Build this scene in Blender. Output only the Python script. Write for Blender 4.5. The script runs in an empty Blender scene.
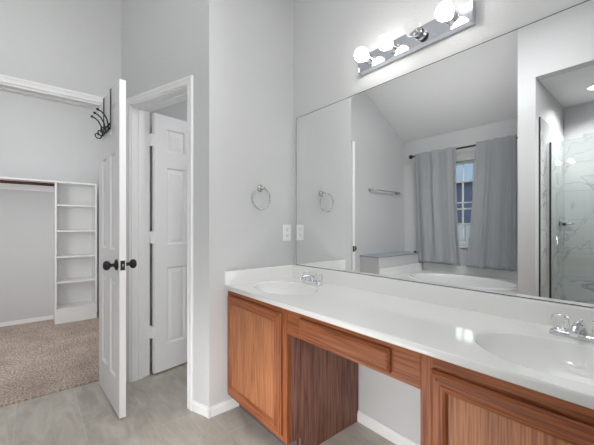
import bpy, bmesh, math, random
from mathutils import Vector, Matrix
R = math.radians
PI = math.pi
C = bpy.context.scene.collection
sc = bpy.context.scene

# ------------------------------------------------------------------ camera, world, lights, exposure
cam_d = bpy.data.cameras.new('camera')
cam = bpy.data.objects.new('camera', cam_d); C.objects.link(cam)
F_PX, YAW = 316.0, 40.09
cam.location = (1.7975, -1.4823, 1.15)
cam.rotation_euler = (R(90), 0, R(90 - YAW))
cam_d.sensor_width = 36.0
cam_d.lens = 36.0 * F_PX / 594.0
cam_d.shift_y = 3.5 / 594.0
cam_d.clip_start = 0.02
sc.camera = cam

sc.view_settings.view_transform = 'Standard'
sc.view_settings.look = 'None'
sc.view_settings.gamma = 1.0
sc.view_settings.use_curve_mapping = False
sc.view_settings.exposure = 0.05
sc.cycles.max_bounces = 14
sc.cycles.diffuse_bounces = 8
sc.cycles.glossy_bounces = 8
sc.cycles.transmission_bounces = 10
sc.cycles.transparent_max_bounces = 16
sc.cycles.sample_clamp_indirect = 6.0
sc.cycles.caustics_reflective = True

w = bpy.data.worlds.new('world'); sc.world = w; w.use_nodes = True
nt = w.node_tree; nt.nodes.clear()
wo = nt.nodes.new('ShaderNodeOutputWorld'); bg = nt.nodes.new('ShaderNodeBackground')
tc = nt.nodes.new('ShaderNodeTexCoord'); sx = nt.nodes.new('ShaderNodeSeparateXYZ'); cr = nt.nodes.new('ShaderNodeValToRGB')
nt.links.new(tc.outputs['Generated'], sx.inputs[0]); nt.links.new(sx.outputs['Z'], cr.inputs[0])
cr.color_ramp.elements[0].position = 0.0; cr.color_ramp.elements[0].color = (0.16, 0.185, 0.22, 1)
cr.color_ramp.elements[1].position = 0.28; cr.color_ramp.elements[1].color = (0.95, 0.98, 1.0, 1)
nt.links.new(cr.outputs[0], bg.inputs[0]); bg.inputs[1].default_value = 3.6
nt.links.new(bg.outputs[0], wo.inputs[0])

def area(name, loc, rot, sx_, sy_, power, col=(1, 1, 1), spread=180):
    d = bpy.data.lights.new(name, 'AREA'); d.shape = 'RECTANGLE'; d.size = sx_; d.size_y = sy_
    d.energy = power; d.color = col; d.spread = R(spread)
    o = bpy.data.objects.new(name, d); C.objects.link(o); o.location = loc; o.rotation_euler = rot
    return o
def aim(o, p):
    o.rotation_euler = (Vector(p) - o.location).to_track_quat('-Z', 'Y').to_euler(); return o
area('bath_top_fill', (1.25, -1.0, 3.03), (0, 0, 0), 1.3, 1.0, 11.5)  # added overhead fill to brighten the room; no such fixture is known
aim(area('camera_side_fill', (2.2, -1.70, 1.3), (0, 0, 0), 0.8, 1.2, 5.0, spread=95), (-1.0, -1.0, 1.1))  # added fill from the camera side, aimed toward the closet
aim(area('high_fill', (2.15, -1.5, 2.3), (0, 0, 0), 1.0, 0.8, 1.5, spread=110), (-.9, -.7, 2.0))  # second added fill, higher up, lifts the upper angled wall
aim(area('knee_space_fill', (0.80, -1.25, 0.19), (0, 0, 0), 1.3, 0.28, 6.6, spread=150), (.65, 0, .17))  # unseen low fill, added to brighten the wall under the counter
area('alcove_up_fill', (0.15, -1.75, 2.05), (R(180), 0, 0), 1.2, 0.6, 4.5)  # upward fill added to lighten the sloped ceiling, no fixture there
aim(area('alcove_fill_light', (1.35, -0.6, 2.85), (0, 0, 0), 1.0, 0.6, 9.2, spread=75), (-.55, -2.9, 1.0))
area('closet_ceiling_light', (-1.75, -1.6, 3.0), (0, 0, 0), 1.2, 1.2, 10.5)
area('closet_side_fill', (-1.15, -2.1, 1.4), (0, R(90), 0), 2.0, 0.5, 12.5)  # hidden fill inside the closet, added to even out its back wall
aim(area('toilet_room_light', (-0.2, 0.6, 2.3), (0, 0, 0), 0.4, 0.4, 9.5), (-1.0, -.4, 1.7))
area('shower_can_light', (1.35, -2.56, 2.435), (0, 0, 0), 0.13, 0.13, 11, spread=135).data.shape = 'DISK'

# ------------------------------------------------------------------ materials
def mat(name, col, rough=0.5, metal=0.0, bump=None, spec=None, trans=0.0, ior=None, emit=None, coat=0.0):
    m = bpy.data.materials.new(name); m.use_nodes = True
    n = m.node_tree; b = n.nodes['Principled BSDF']
    b.inputs['Base Color'].default_value = (*col, 1); b.inputs['Roughness'].default_value = rough
    b.inputs['Metallic'].default_value = metal
    if spec is not None: b.inputs['Specular IOR Level'].default_value = spec
    if trans: b.inputs['Transmission Weight'].default_value = trans
    if ior: b.inputs['IOR'].default_value = ior
    if coat: b.inputs['Coat Weight'].default_value = coat; b.inputs['Coat Roughness'].default_value = 0.12
    if emit:
        b.inputs['Emission Color'].default_value = (*emit[0], 1); b.inputs['Emission Strength'].default_value = emit[1]
    if bump:
        t = n.nodes.new('ShaderNodeTexCoord'); nz = n.nodes.new('ShaderNodeTexNoise'); bp = n.nodes.new('ShaderNodeBump')
        nz.inputs['Scale'].default_value = bump[0]; nz.inputs['Detail'].default_value = 3
        bp.inputs['Strength'].default_value = bump[1]; bp.inputs['Distance'].default_value = bump[2]
        n.links.new(t.outputs['Object'], nz.inputs['Vector']); n.links.new(nz.outputs['Fac'], bp.inputs['Height'])
        n.links.new(bp.outputs['Normal'], b.inputs['Normal'])
    return m

def ramp(n, stops):
    r = n.nodes.new('ShaderNodeValToRGB'); e = r.color_ramp.elements
    while len(e) < len(stops): e.new(0.5)
    for k, (p, c) in enumerate(stops): e[k].position = p; e[k].color = (*c, 1)
    return r

M = {}
M['wall'] = mat('wall_paint', (0.60, 0.605, 0.61), 0.62, bump=(75, 0.32, 0.004))
M['ceiling'] = mat('ceiling_paint', (0.78, 0.78, 0.78), 0.8, bump=(60, 0.25, 0.004))
M['trim'] = mat('white_trim_paint', (0.85, 0.85, 0.855), 0.35)
M['door'] = mat('white_door_paint', (0.86, 0.86, 0.865), 0.35, bump=(40, 0.05, 0.002))
M['marble'] = mat('white_cultured_marble', (0.87, 0.865, 0.85), 0.07)
M['tub'] = mat('white_acrylic', (0.84, 0.84, 0.835), 0.18)
M['chrome'] = mat('chrome', (0.80, 0.81, 0.83), 0.06, 1.0)
M['chrome_plate'] = mat('chrome_plate', (0.66, 0.69, 0.74), 0.08, 1.0)
M['nickel'] = mat('brushed_nickel', (0.50, 0.50, 0.49), 0.22, 1.0)
M['aluminium'] = mat('satin_aluminium', (0.80, 0.81, 0.82), 0.32, 1.0)
M['iron'] = mat('black_iron', (0.012, 0.012, 0.013), 0.38)
M['black'] = mat('black_metal', (0.008, 0.008, 0.009), 0.55)
M['acrylic'] = mat('clear_acrylic', (0.97, 0.97, 0.97), 0.03, trans=1.0, ior=1.46)
M['bulb_glass'] = mat('clear_bulb_glass', (0.98, 0.98, 0.98), 0.0, trans=1.0, ior=1.08)
M['bulb'] = mat('lit_bulb', (1, 1, 1), 0.3, emit=((1.0, 0.97, 0.93), 16.0))
M['can'] = mat('lit_downlight', (1, 1, 1), 0.3, emit=((1.0, 0.98, 0.95), 6.0))
M['plastic'] = mat('white_plastic', (0.86, 0.86, 0.86), 0.35)
M['slot'] = mat('dark_slot', (0.03, 0.03, 0.03), 0.6)
M['ceramic'] = mat('socket_ceramic', (0.55, 0.55, 0.55), 0.3)
M['shelf'] = mat('white_shelf_paint', (0.83, 0.83, 0.83), 0.4)
M['rod_wood'] = mat('dark_brown_rod', (0.085, 0.03, 0.02), 0.4)
M['ledge'] = mat('slate_blue_ledge_top', (0.34, 0.38, 0.43), 0.35)
M['fence'] = mat('grey_fence_board', (0.30, 0.31, 0.33), 0.8)
M['siding'] = mat('dark_blue_siding', (0.045, 0.055, 0.10), 0.7)
M['siding_light'] = mat('pale_blue_siding', (0.22, 0.28, 0.36), 0.7)
M['ground'] = mat('outdoor_grass', (0.10, 0.14, 0.06), 0.9)

def m_mirror():
    m = bpy.data.materials.new('mirror_glass'); m.use_nodes = True; n = m.node_tree; n.nodes.clear()
    o = n.nodes.new('ShaderNodeOutputMaterial'); g = n.nodes.new('ShaderNodeBsdfGlossy')
    g.inputs['Color'].default_value = (0.86, 0.875, 0.875, 1); g.inputs['Roughness'].default_value = 0.0
    n.links.new(g.outputs[0], o.inputs[0]); return m
M['mirror'] = m_mirror()

def m_thin_glass(name, tint, strength=1.0):
    m = bpy.data.materials.new(name); m.use_nodes = True; n = m.node_tree; n.nodes.clear()
    o = n.nodes.new('ShaderNodeOutputMaterial'); g = n.nodes.new('ShaderNodeBsdfGlossy'); t = n.nodes.new('ShaderNodeBsdfTransparent')
    x = n.nodes.new('ShaderNodeMixShader'); f = n.nodes.new('ShaderNodeFresnel')
    f.inputs['IOR'].default_value = 1.5; g.inputs['Roughness'].default_value = 0.0
    t.inputs['Color'].default_value = (*tint, 1)
    n.links.new(f.outputs[0], x.inputs[0]); n.links.new(t.outputs[0], x.inputs[1]); n.links.new(g.outputs[0], x.inputs[2])
    n.links.new(x.outputs[0], o.inputs[0]); return m
M['glass'] = m_thin_glass('shower_glass', (0.95, 0.97, 0.965))
M['pane'] = m_thin_glass('window_glass', (0.93, 0.96, 0.98))

def m_oak(name, axis, light, dark, pore):
    m = bpy.data.materials.new(name); m.use_nodes = True; n = m.node_tree; b = n.nodes['Principled BSDF']
    b.inputs['Roughness'].default_value = 0.42; b.inputs['Specular IOR Level'].default_value = 0.22
    t = n.nodes.new('ShaderNodeTexCoord'); oi = n.nodes.new('ShaderNodeObjectInfo')
    ad = n.nodes.new('ShaderNodeVectorMath'); ad.operation = 'MULTIPLY_ADD'
    n.links.new(oi.outputs['Random'], ad.inputs[0]); ad.inputs[1].default_value = (7, 5, 9); n.links.new(t.outputs['Object'], ad.inputs[2])
    def mapped(across, along):
        mp = n.nodes.new('ShaderNodeMapping'); s = [across] * 3; s['XYZ'.index(axis)] = along
        mp.inputs['Scale'].default_value = s; n.links.new(ad.outputs[0], mp.inputs['Vector']); return mp
    m1 = mapped(11, 0.9)
    n1 = n.nodes.new('ShaderNodeTexNoise'); n1.inputs['Scale'].default_value = 1.0; n1.inputs['Detail'].default_value = 2; n1.inputs['Distortion'].default_value = 0.6
    n.links.new(m1.outputs[0], n1.inputs['Vector'])
    # growth rings: fold the noise field into bands
    mu = n.nodes.new('ShaderNodeMath'); mu.operation = 'MULTIPLY'; mu.inputs[1].default_value = 9.0
    sn = n.nodes.new('ShaderNodeMath'); sn.operation = 'PINGPONG'; sn.inputs[1].default_value = 1.0
    n.links.new(n1.outputs['Fac'], mu.inputs[0]); n.links.new(mu.outputs[0], sn.inputs[0])
    r1 = ramp(n, [(0.0, dark), (0.45, light), (1.0, light)]); n.links.new(sn.outputs[0], r1.inputs[0])
    m2 = mapped(190, 5)
    n2 = n.nodes.new('ShaderNodeTexNoise'); n2.inputs['Scale'].default_value = 1.0; n2.inputs['Detail'].default_value = 3
    n.links.new(m2.outputs[0], n2.inputs['Vector'])
    r2 = ramp(n, [(0.36, pore), (0.56, (1, 1, 1))]); n.links.new(n2.outputs['Fac'], r2.inputs[0])
    mx = n.nodes.new('ShaderNodeMix'); mx.data_type = 'RGBA'; mx.blend_type = 'MULTIPLY'; mx.inputs[0].default_value = 0.95
    n.links.new(r1.outputs[0], mx.inputs['A']); n.links.new(r2.outputs[0], mx.inputs['B'])
    n.links.new(mx.outputs['Result'], b.inputs['Base Color'])
    bp = n.nodes.new('ShaderNodeBump'); bp.inputs['Strength'].default_value = 0.12; bp.inputs['Distance'].default_value = 0.001
    n.links.new(n2.outputs['Fac'], bp.inputs['Height']); n.links.new(bp.outputs['Normal'], b.inputs['Normal'])
    return m
OL, OD, OP = (0.315, 0.108, 0.042), (0.245, 0.080, 0.031), (0.60, 0.49, 0.43)
M['oak_z'] = m_oak('oak_vertical_grain', 'Z', OL, OD, OP)
M['oak_x'] = m_oak('oak_horizontal_grain', 'X', OL, OD, OP)
PL, PD = (0.405, 0.172, 0.078), (0.335, 0.134, 0.057)
M['oak_panel'] = m_oak('oak_door_panel', 'Z', PL, PD, OP)
M['oak_side'] = m_oak('oak_veneer_side', 'Z', (0.275, 0.138, 0.100), (0.190, 0.090, 0.068), (0.55, 0.46, 0.45))
M['toe'] = mat('toe_kick_board', (0.10, 0.065, 0.07), 0.6)

def m_tile_floor():
    m = bpy.data.materials.new('beige_floor_tile'); m.use_nodes = True; n = m.node_tree; b = n.nodes['Principled BSDF']
    b.inputs['Roughness'].default_value = 0.42
    t = n.nodes.new('ShaderNodeTexCoord'); mp = n.nodes.new('ShaderNodeMapping')
    mp.inputs['Location'].default_value = (0.10, 0.03, 0)
    n.links.new(t.outputs['Object'], mp.inputs['Vector'])
    br = n.nodes.new('ShaderNodeTexBrick'); br.offset = 0.5; br.inputs['Scale'].default_value = 1.0
    br.inputs['Brick Width'].default_value = 0.61; br.inputs['Row Height'].default_value = 0.305
    br.inputs['Mortar Size'].default_value = 0.0028; br.inputs['Mortar Smooth'].default_value = 0.2
    br.inputs['Color1'].default_value = (0.51, 0.48, 0.425, 1); br.inputs['Color2'].default_value = (0.475, 0.445, 0.395, 1)
    br.inputs['Mortar'].default_value = (0.56, 0.535, 0.48, 1)
    n.links.new(mp.outputs[0], br.inputs['Vector'])
    nz = n.nodes.new('ShaderNodeTexNoise'); nz.inputs['Scale'].default_value = 4.0; nz.inputs['Detail'].default_value = 9; nz.inputs['Roughness'].default_value = 0.62; nz.inputs['Distortion'].default_value = 0.8
    mp2 = n.nodes.new('ShaderNodeMapping'); mp2.inputs['Scale'].default_value = (1.0, 3.2, 1.0)
    n.links.new(t.outputs['Object'], mp2.inputs[0]); n.links.new(mp2.outputs[0], nz.inputs['Vector'])
    r = ramp(n, [(0.32, (0.76, 0.75, 0.74)), (0.66, (1.1, 1.1, 1.1))]); n.links.new(nz.outputs['Fac'], r.inputs[0])
    mx = n.nodes.new('ShaderNodeMix'); mx.data_type = 'RGBA'; mx.blend_type = 'MULTIPLY'; mx.inputs[0].default_value = 1.0
    n.links.new(br.outputs['Color'], mx.inputs['A']); n.links.new(r.outputs[0], mx.inputs['B']); n.links.new(mx.outputs['Result'], b.inputs['Base Color'])
    bp = n.nodes.new('ShaderNodeBump'); bp.inputs['Strength'].default_value = 0.25; bp.inputs['Distance'].default_value = 0.002; bp.invert = True
    n.links.new(br.outputs['Fac'], bp.inputs['Height']); n.links.new(bp.outputs['Normal'], b.inputs['Normal'])
    return m
M['tile'] = m_tile_floor()

def m_carpet():
    m = bpy.data.materials.new('brown_carpet'); m.use_nodes = True; n = m.node_tree; b = n.nodes['Principled BSDF']
    b.inputs['Roughness'].default_value = 0.95; b.inputs['Specular IOR Level'].default_value = 0.1
    t = n.nodes.new('ShaderNodeTexCoord')
    a = n.nodes.new('ShaderNodeTexNoise'); a.inputs['Scale'].default_value = 75; a.inputs['Detail'].default_value = 4; a.inputs['Roughness'].default_value = 0.7
    c = n.nodes.new('ShaderNodeTexNoise'); c.inputs['Scale'].default_value = 5; c.inputs['Detail'].default_value = 3
    n.links.new(t.outputs['Object'], a.inputs['Vector']); n.links.new(t.outputs['Object'], c.inputs['Vector'])
    r = ramp(n, [(0.38, (0.26, 0.205, 0.170)), (0.62, (0.72, 0.60, 0.525))]); n.links.new(a.outputs['Fac'], r.inputs[0])
    r2 = ramp(n, [(0.3, (0.82, 0.82, 0.82)), (0.7, (1.1, 1.1, 1.1))]); n.links.new(c.outputs['Fac'], r2.inputs[0])
    mx = n.nodes.new('ShaderNodeMix'); mx.data_type = 'RGBA'; mx.blend_type = 'MULTIPLY'; mx.inputs[0].default_value = 1.0
    n.links.new(r.outputs[0], mx.inputs['A']); n.links.new(r2.outputs[0], mx.inputs['B']); n.links.new(mx.outputs['Result'], b.inputs['Base Color'])
    bp = n.nodes.new('ShaderNodeBump'); bp.inputs['Strength'].default_value = 0.8; bp.inputs['Distance'].default_value = 0.01
    n.links.new(a.outputs['Fac'], bp.inputs['Height']); n.links.new(bp.outputs['Normal'], b.inputs['Normal'])
    return m
M['carpet'] = m_carpet()

def m_marble_tile():
    m = bpy.data.materials.new('veined_marble_tile'); m.use_nodes = True; n = m.node_tree; b = n.nodes['Principled BSDF']
    b.inputs['Roughness'].default_value = 0.22
    t = n.nodes.new('ShaderNodeTexCoord')
    nz = n.nodes.new('ShaderNodeTexNoise'); nz.inputs['Scale'].default_value = 2.3; nz.inputs['Detail'].default_value = 7; nz.inputs['Distortion'].default_value = 1.3
    n.links.new(t.outputs['Object'], nz.inputs['Vector'])
    r = ramp(n, [(0.0, (0.62, 0.635, 0.63)), (0.478, (0.58, 0.595, 0.59)), (0.5, (0.33, 0.345, 0.35)), (0.522, (0.62, 0.635, 0.63)), (1.0, (0.66, 0.67, 0.665))])
    n.links.new(nz.outputs['Fac'], r.inputs[0])
    n2 = n.nodes.new('ShaderNodeTexNoise'); n2.inputs['Scale'].default_value = 1.1; n2.inputs['Detail'].default_value = 2
    n.links.new(t.outputs['Object'], n2.inputs['Vector'])
    r2 = ramp(n, [(0.30, (0.25, 0.25, 0.25)), (0.48, (1, 1, 1))]); n.links.new(n2.outputs['Fac'], r2.inputs[0])
    mx = n.nodes.new('ShaderNodeMix'); mx.data_type = 'RGBA'; n.links.new(r2.outputs[0], mx.inputs[0])
    mx.inputs['A'].default_value = (0.62, 0.635, 0.63, 1); n.links.new(r.outputs[0], mx.inputs['B'])
    # joints every 0.61 m across and 0.305 m up
    sp = n.nodes.new('ShaderNodeSeparateXYZ'); n.links.new(t.outputs['Object'], sp.inputs[0])
    def joint(sock, period, off):
        a = n.nodes.new('ShaderNodeMath'); a.operation = 'ADD'; a.inputs[1].default_value = 20 * period + off; n.links.new(sock, a.inputs[0])
        q = n.nodes.new('ShaderNodeMath'); q.operation = 'PINGPONG'; q.inputs[1].default_value = period / 2; n.links.new(a.outputs[0], q.inputs[0])
        l = n.nodes.new('ShaderNodeMath'); l.operation = 'LESS_THAN'; l.inputs[1].default_value = 0.0018; n.links.new(q.outputs[0], l.inputs[0]); return l
    xy = n.nodes.new('ShaderNodeMath'); xy.operation = 'ADD'; n.links.new(sp.outputs['X'], xy.inputs[0]); n.links.new(sp.outputs['Y'], xy.inputs[1])
    j1 = joint(sp.outputs['Z'], 0.305, 0.0); j2 = joint(xy.outputs[0], 0.61, 0.11)
    jm = n.nodes.new('ShaderNodeMath'); jm.operation = 'MAXIMUM'; n.links.new(j1.outputs[0], jm.inputs[0]); n.links.new(j2.outputs[0], jm.inputs[1])
    mj = n.nodes.new('ShaderNodeMix'); mj.data_type = 'RGBA'; n.links.new(jm.outputs[0], mj.inputs[0]); n.links.new(mx.outputs['Result'], mj.inputs['A'])
    mj.inputs['B'].default_value = (0.42, 0.43, 0.43, 1); n.links.new(mj.outputs['Result'], b.inputs['Base Color'])
    return m
M['marble_tile'] = m_marble_tile()

def m_curtain():
    m = bpy.data.materials.new('grey_blue_curtain_cloth'); m.use_nodes = True; n = m.node_tree; b = n.nodes['Principled BSDF']
    b.inputs['Base Color'].default_value = (0.325, 0.345, 0.362, 1); b.inputs['Roughness'].default_value = 0.85
    b.inputs['Sheen Weight'].default_value = 0.2
    t = n.nodes.new('ShaderNodeTexCoord'); nz = n.nodes.new('ShaderNodeTexNoise'); nz.inputs['Scale'].default_value = 260
    mp = n.nodes.new('ShaderNodeMapping'); mp.inputs['Scale'].default_value = (1, 1, 0.25)
    n.links.new(t.outputs['Object'], mp.inputs[0]); n.links.new(mp.outputs[0], nz.inputs['Vector'])
    bp = n.nodes.new('ShaderNodeBump'); bp.inputs['Strength'].default_value = 0.08; bp.inputs['Distance'].default_value = 0.0005
    n.links.new(nz.outputs['Fac'], bp.inputs['Height']); n.links.new(bp.outputs['Normal'], b.inputs['Normal'])
    return m
M['curtain'] = m_curtain()

# ------------------------------------------------------------------ mesh helpers
def new(): return bmesh.new()

def box(bm, x0, x1, y0, y1, z0, z1, bev=0.0, seg=2):
    b2 = bmesh.new()
    r = bmesh.ops.create_cube(b2, size=1.0)
    for v in b2.verts:
        v.co = Vector((x0 + (v.co.x + .5) * (x1 - x0), y0 + (v.co.y + .5) * (y1 - y0), z0 + (v.co.z + .5) * (z1 - z0)))
    if bev: bmesh.ops.bevel(b2, geom=list(b2.edges), offset=bev, segments=seg, affect='EDGES', profile=0.5)
    merge(bm, b2); return bm

def merge(bm, b2, mat4=None, smooth=None):
    if mat4 is not None: bmesh.ops.transform(b2, matrix=mat4, verts=b2.verts)
    vm = {v: bm.verts.new(v.co) for v in b2.verts}
    for f in b2.faces:
        try: nf = bm.faces.new([vm[v] for v in f.verts]); nf.smooth = f.smooth if smooth is None else smooth
        except ValueError: pass
    b2.free()

def lathe(bm, prof, mat4=Matrix(), n=24, smooth=True):
    """prof: list of (radius, height); turned about local Z, then placed by mat4"""
    rings = []
    for r, h in prof:
        if r < 1e-6: rings.append([bm.verts.new(mat4 @ Vector((0, 0, h)))])
        else: rings.append([bm.verts.new(mat4 @ Vector((r * math.cos(2 * PI * k / n), r * math.sin(2 * PI * k / n), h))) for k in range(n)])
    for a, b in zip(rings, rings[1:]):
        for k in range(n):
            k2 = (k + 1) % n
            vs = ([a[0]] if len(a) == 1 else [a[k], a[k2]]) + ([b[0]] if len(b) == 1 else [b[k2], b[k]])
            if len(vs) >= 3:
                f = bm.faces.new(vs); f.smooth = smooth
    return bm

def tube(bm, pts, r, n=10, closed=False, rads=None):
    pts = [Vector(p) for p in pts]; N = len(pts); rings = []; up = None
    for i in range(N):
        if closed: d = pts[(i + 1) % N] - pts[i - 1]
        else: d = pts[min(i + 1, N - 1)] - pts[max(i - 1, 0)]
        d.normalize()
        if up is None:
            up = Vector((0, 0, 1)) if abs(d.z) < .9 else Vector((1, 0, 0))
        s = d.cross(up)
        if s.length < 1e-5: s = d.orthogonal()
        s.normalize(); up = s.cross(d).normalized()
        rr = rads[i] if rads else r
        rings.append([bm.verts.new(pts[i] + (s * math.cos(2 * PI * k / n) + up * math.sin(2 * PI * k / n)) * rr) for k in range(n)])
    for i in range(N if closed else N - 1):
        a, b = rings[i], rings[(i + 1) % N]
        for k in range(n):
            f = bm.faces.new((a[k], a[(k + 1) % n], b[(k + 1) % n], b[k])); f.smooth = True
    if not closed:
        bm.faces.new(rings[0][::-1]); bm.faces.new(rings[-1])
    return bm

def sphere(bm, c, r, sx_=1, sy_=1, sz_=1, n=24):
    b2 = bmesh.new(); bmesh.ops.create_uvsphere(b2, u_segments=n, v_segments=n // 2, radius=r)
    for v in b2.verts: v.co = Vector((v.co.x * sx_, v.co.y * sy_, v.co.z * sz_)) + Vector(c)
    merge(bm, b2, smooth=True); return bm

def prism(bm, prof, axis, a, b):
    """closed 2-D profile extruded along axis from a to b; prof in the two other axes in order"""
    def P(u, v, t): return {'X': (t, u, v), 'Y': (u, t, v), 'Z': (u, v, t)}[axis]
    A = [bm.verts.new(P(u, v, a)) for u, v in prof]; B = [bm.verts.new(P(u, v, b)) for u, v in prof]
    n = len(prof)
    for i in range(n): bm.faces.new((A[i], A[(i + 1) % n], B[(i + 1) % n], B[i]))
    bm.faces.new(A[::-1]); bm.faces.new(B); return bm

def obj(name, bm, m, parent=None, loc=None, rotz=0.0, sub=0):
    bmesh.ops.recalc_face_normals(bm, faces=bm.faces)
    me = bpy.data.meshes.new(name); bm.to_mesh(me); bm.free()
    me.materials.append(M[m] if isinstance(m, str) else m)
    o = bpy.data.objects.new(name, me); C.objects.link(o)
    if parent is not None: o.parent = parent
    if loc is not None: o.location = loc
    o.rotation_euler = (0, 0, rotz)
    return o

def tag(o, label, cat, group=None, kind=None):
    o['label'] = label; o['category'] = cat
    if group: o['group'] = group
    if kind: o['kind'] = kind
    return o

def thing(name, label, cat, loc=(0, 0, 0), rotz=0.0, group=None, kind=None):
    o = bpy.data.objects.new(name, None); C.objects.link(o); o.location = loc; o.rotation_euler = (0, 0, rotz)
    o.empty_display_size = 0.05
    return tag(o, label, cat, group, kind)

def struct(name, bm, m, label, cat, loc=None, rotz=0.0):
    return tag(obj(name, bm, m, None, loc, rotz), label, cat, kind='structure')

def dup(root, loc, rotz=0.0, label=None):
    r = root.copy(); C.objects.link(r); r.location = loc; r.rotation_euler = (0, 0, rotz)
    if label: r['label'] = label
    for ch in list(root.children):
        c = ch.copy(); C.objects.link(c); c.parent = r
        for g in list(ch.children):
            d = g.copy(); C.objects.link(d); d.parent = c
    return r

def bx(x0, x1, y0, y1, z0, z1, bev=0.0): return box(new(), x0, x1, y0, y1, z0, z1, bev)

# ------------------------------------------------------------------ room shell
CL = -0.895            # closet wall face
CH = 3.05
fb = new(); box(fb, -0.945, 2.5, -3.0, 0.0, -.05, 0); box(fb, -1.0, -0.945, -0.86, 0.0, -.05, 0); box(fb, -1.0, -0.10, 0.0, 1.2, -.05, 0)
struct('floor', fb, 'tile', 'beige stone look tile floor of the bathroom', 'floor')
struct('floor_closet', bx(-3.08, -0.945, -2.5, -0.78, -.05, 0.012), 'carpet', 'brown carpet covering the closet floor', 'carpet')

struct('wall_mirror', bx(-.0005, 2.5, 0, .12, 0, CH), 'wall', 'light grey wall behind the long mirror and vanity', 'wall')
struct('wall_towel', bx(-.12, 0, -.66, 1.2, 0, CH), 'wall', 'short light grey wall carrying the towel ring', 'wall')
ANG = R(198.5)
AU = Vector((math.cos(ANG), math.sin(ANG), 0))
# local frame of the angled wall: x along the wall away from the corner, -y into the toilet room
wb = new()
box(wb, 0, .185, -.14, 0, 0, CH); box(wb, .815, 1.02, -.14, 0, 0, CH); box(wb, .185, .815, -.14, 0, 2.045, CH)
struct('wall_angled', wb, 'wall', 'angled light grey wall around the toilet room doorway', 'wall', (0, -.66, 0), ANG)
wb = new()
box(wb, CL - .13, CL, -1.070, -.90, 0, CH); box(wb, CL - .13, CL, -3.11, -1.70, 0, CH); box(wb, CL - .13, CL, -1.70, -1.070, 2.045, CH)
struct('wall_left', wb, 'wall', 'light grey wall around the closet opening beside the tub', 'wall')
wb = new()
WX0, WX1, WZ0, WZ1 = -.476, .504, .88, 2.03
box(wb, CL - .13, WX0, -3.11, -2.99, 0, CH); box(wb, WX1, .9, -3.11, -2.99, 0, CH)
box(wb, WX0, WX1, -3.11, -2.99, 0, WZ0); box(wb, WX0, WX1, -3.11, -2.99, WZ1, CH)
struct('wall_window', wb, 'wall', 'light grey wall around the window above the tub', 'wall')
struct('wall_shower', bx(.898, 1.03, -3.11, -1.89, 0, CH), 'wall', 'light grey end wall between the tub and the shower', 'wall')
struct('wall_shower_header', bx(1.03, 2.5, -2.0, -1.89, 2.447, CH), 'wall', 'light grey wall above the shower opening', 'wall')
struct('wall_shower_back', bx(1.03, 2.6, -3.11, -2.99, 0, 2.5), 'wall', 'back wall of the shower', 'wall')
struct('wall_right', bx(2.5, 2.6, -3.1, .12, 0, CH), 'wall', 'light grey wall at the right end of the bathroom', 'wall')
struct('ceiling_shower', bx(1.03, 2.5, -2.99, -2.0, 2.447, 2.5), 'ceiling', 'low white ceiling over the shower', 'ceiling')
cb = new(); box(cb, -1.03, 2.6, -1.85, .12, CH, CH + .06)
struct('ceiling', cb, 'ceiling', 'flat white ceiling above the vanity', 'ceiling')
sb = new(); prism(sb, [(-2.99, 2.447), (-1.85, CH), (-1.85, CH + .06), (-3.1, 2.45), (-3.1, 2.39)], 'X', CL, .90)
struct('ceiling_slope', sb, 'ceiling', 'sloped white ceiling rising from the window wall', 'ceiling')
struct('wall_toilet_left', bx(-1.08, -1.0, -.86, 1.2, 0, 2.5), 'wall', 'left wall of the toilet room', 'wall')
struct('wall_toilet_back', bx(-1.08, -.1, 1.2, 1.3, 0, 2.5), 'wall', 'back wall of the toilet room', 'wall')
ctb = new(); prism(ctb, [(-1.0, -.84), (-.13, -.53), (-.13, 1.2), (-1.0, 1.2)], 'Z', 2.44, 2.5)
struct('ceiling_toilet', ctb, 'ceiling', 'ceiling of the toilet room', 'ceiling')
struct('wall_closet_back', bx(-3.2, -3.08, -2.6, -.66, 0, CH), 'wall', 'pale grey back wall of the walk in closet', 'wall')
struct('wall_closet_right', bx(-3.08, CL - .13, -.78, -.68, 0, CH), 'wall', 'right wall of the walk in closet', 'wall')
struct('wall_closet_left', bx(-3.08, CL - .13, -2.6, -2.5, 0, CH), 'wall', 'left wall of the walk in closet', 'wall')
struct('ceiling_closet', bx(-3.2, CL - .1, -2.6, -.66, CH, CH + .06), 'ceiling', 'ceiling of the walk in closet', 'ceiling')

# baseboards
BP = [(0, 0), (.013, 0), (.013, .042), (.009, .050), (.007, .060), (0, .062)]   # (out, up)
def baseboard(name, p0, p1, label):
    p0, p1 = Vector((*p0, 0)), Vector((*p1, 0)); d = p1 - p0
    b = new(); prism(b, [(-u, v) for u, v in BP], 'X', 0, d.length)   # local -y is out of the wall
    return struct(name, b, 'trim', label, 'baseboard', p0, math.atan2(d.y, d.x))
baseboard('baseboard_towel', (.0005, -.674), (.0005, -.46), 'white baseboard under the towel ring wall beside the cabinet')
ab = new(); prism(ab, BP, 'X', -.014, .1395)
struct('baseboard_angled', ab, 'trim', 'white baseboard piece beside the toilet room casing', 'baseboard', Vector((0, -.66, 0)), ANG)
baseboard('baseboard_mirror', (.592, -.0005), (1.283, -.0005), 'white baseboard in the knee space under the counter')
baseboard('baseboard_closet', (-3.0795, -1.275), (-3.0795, -2.5), 'white baseboard along the closet back wall')

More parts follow.
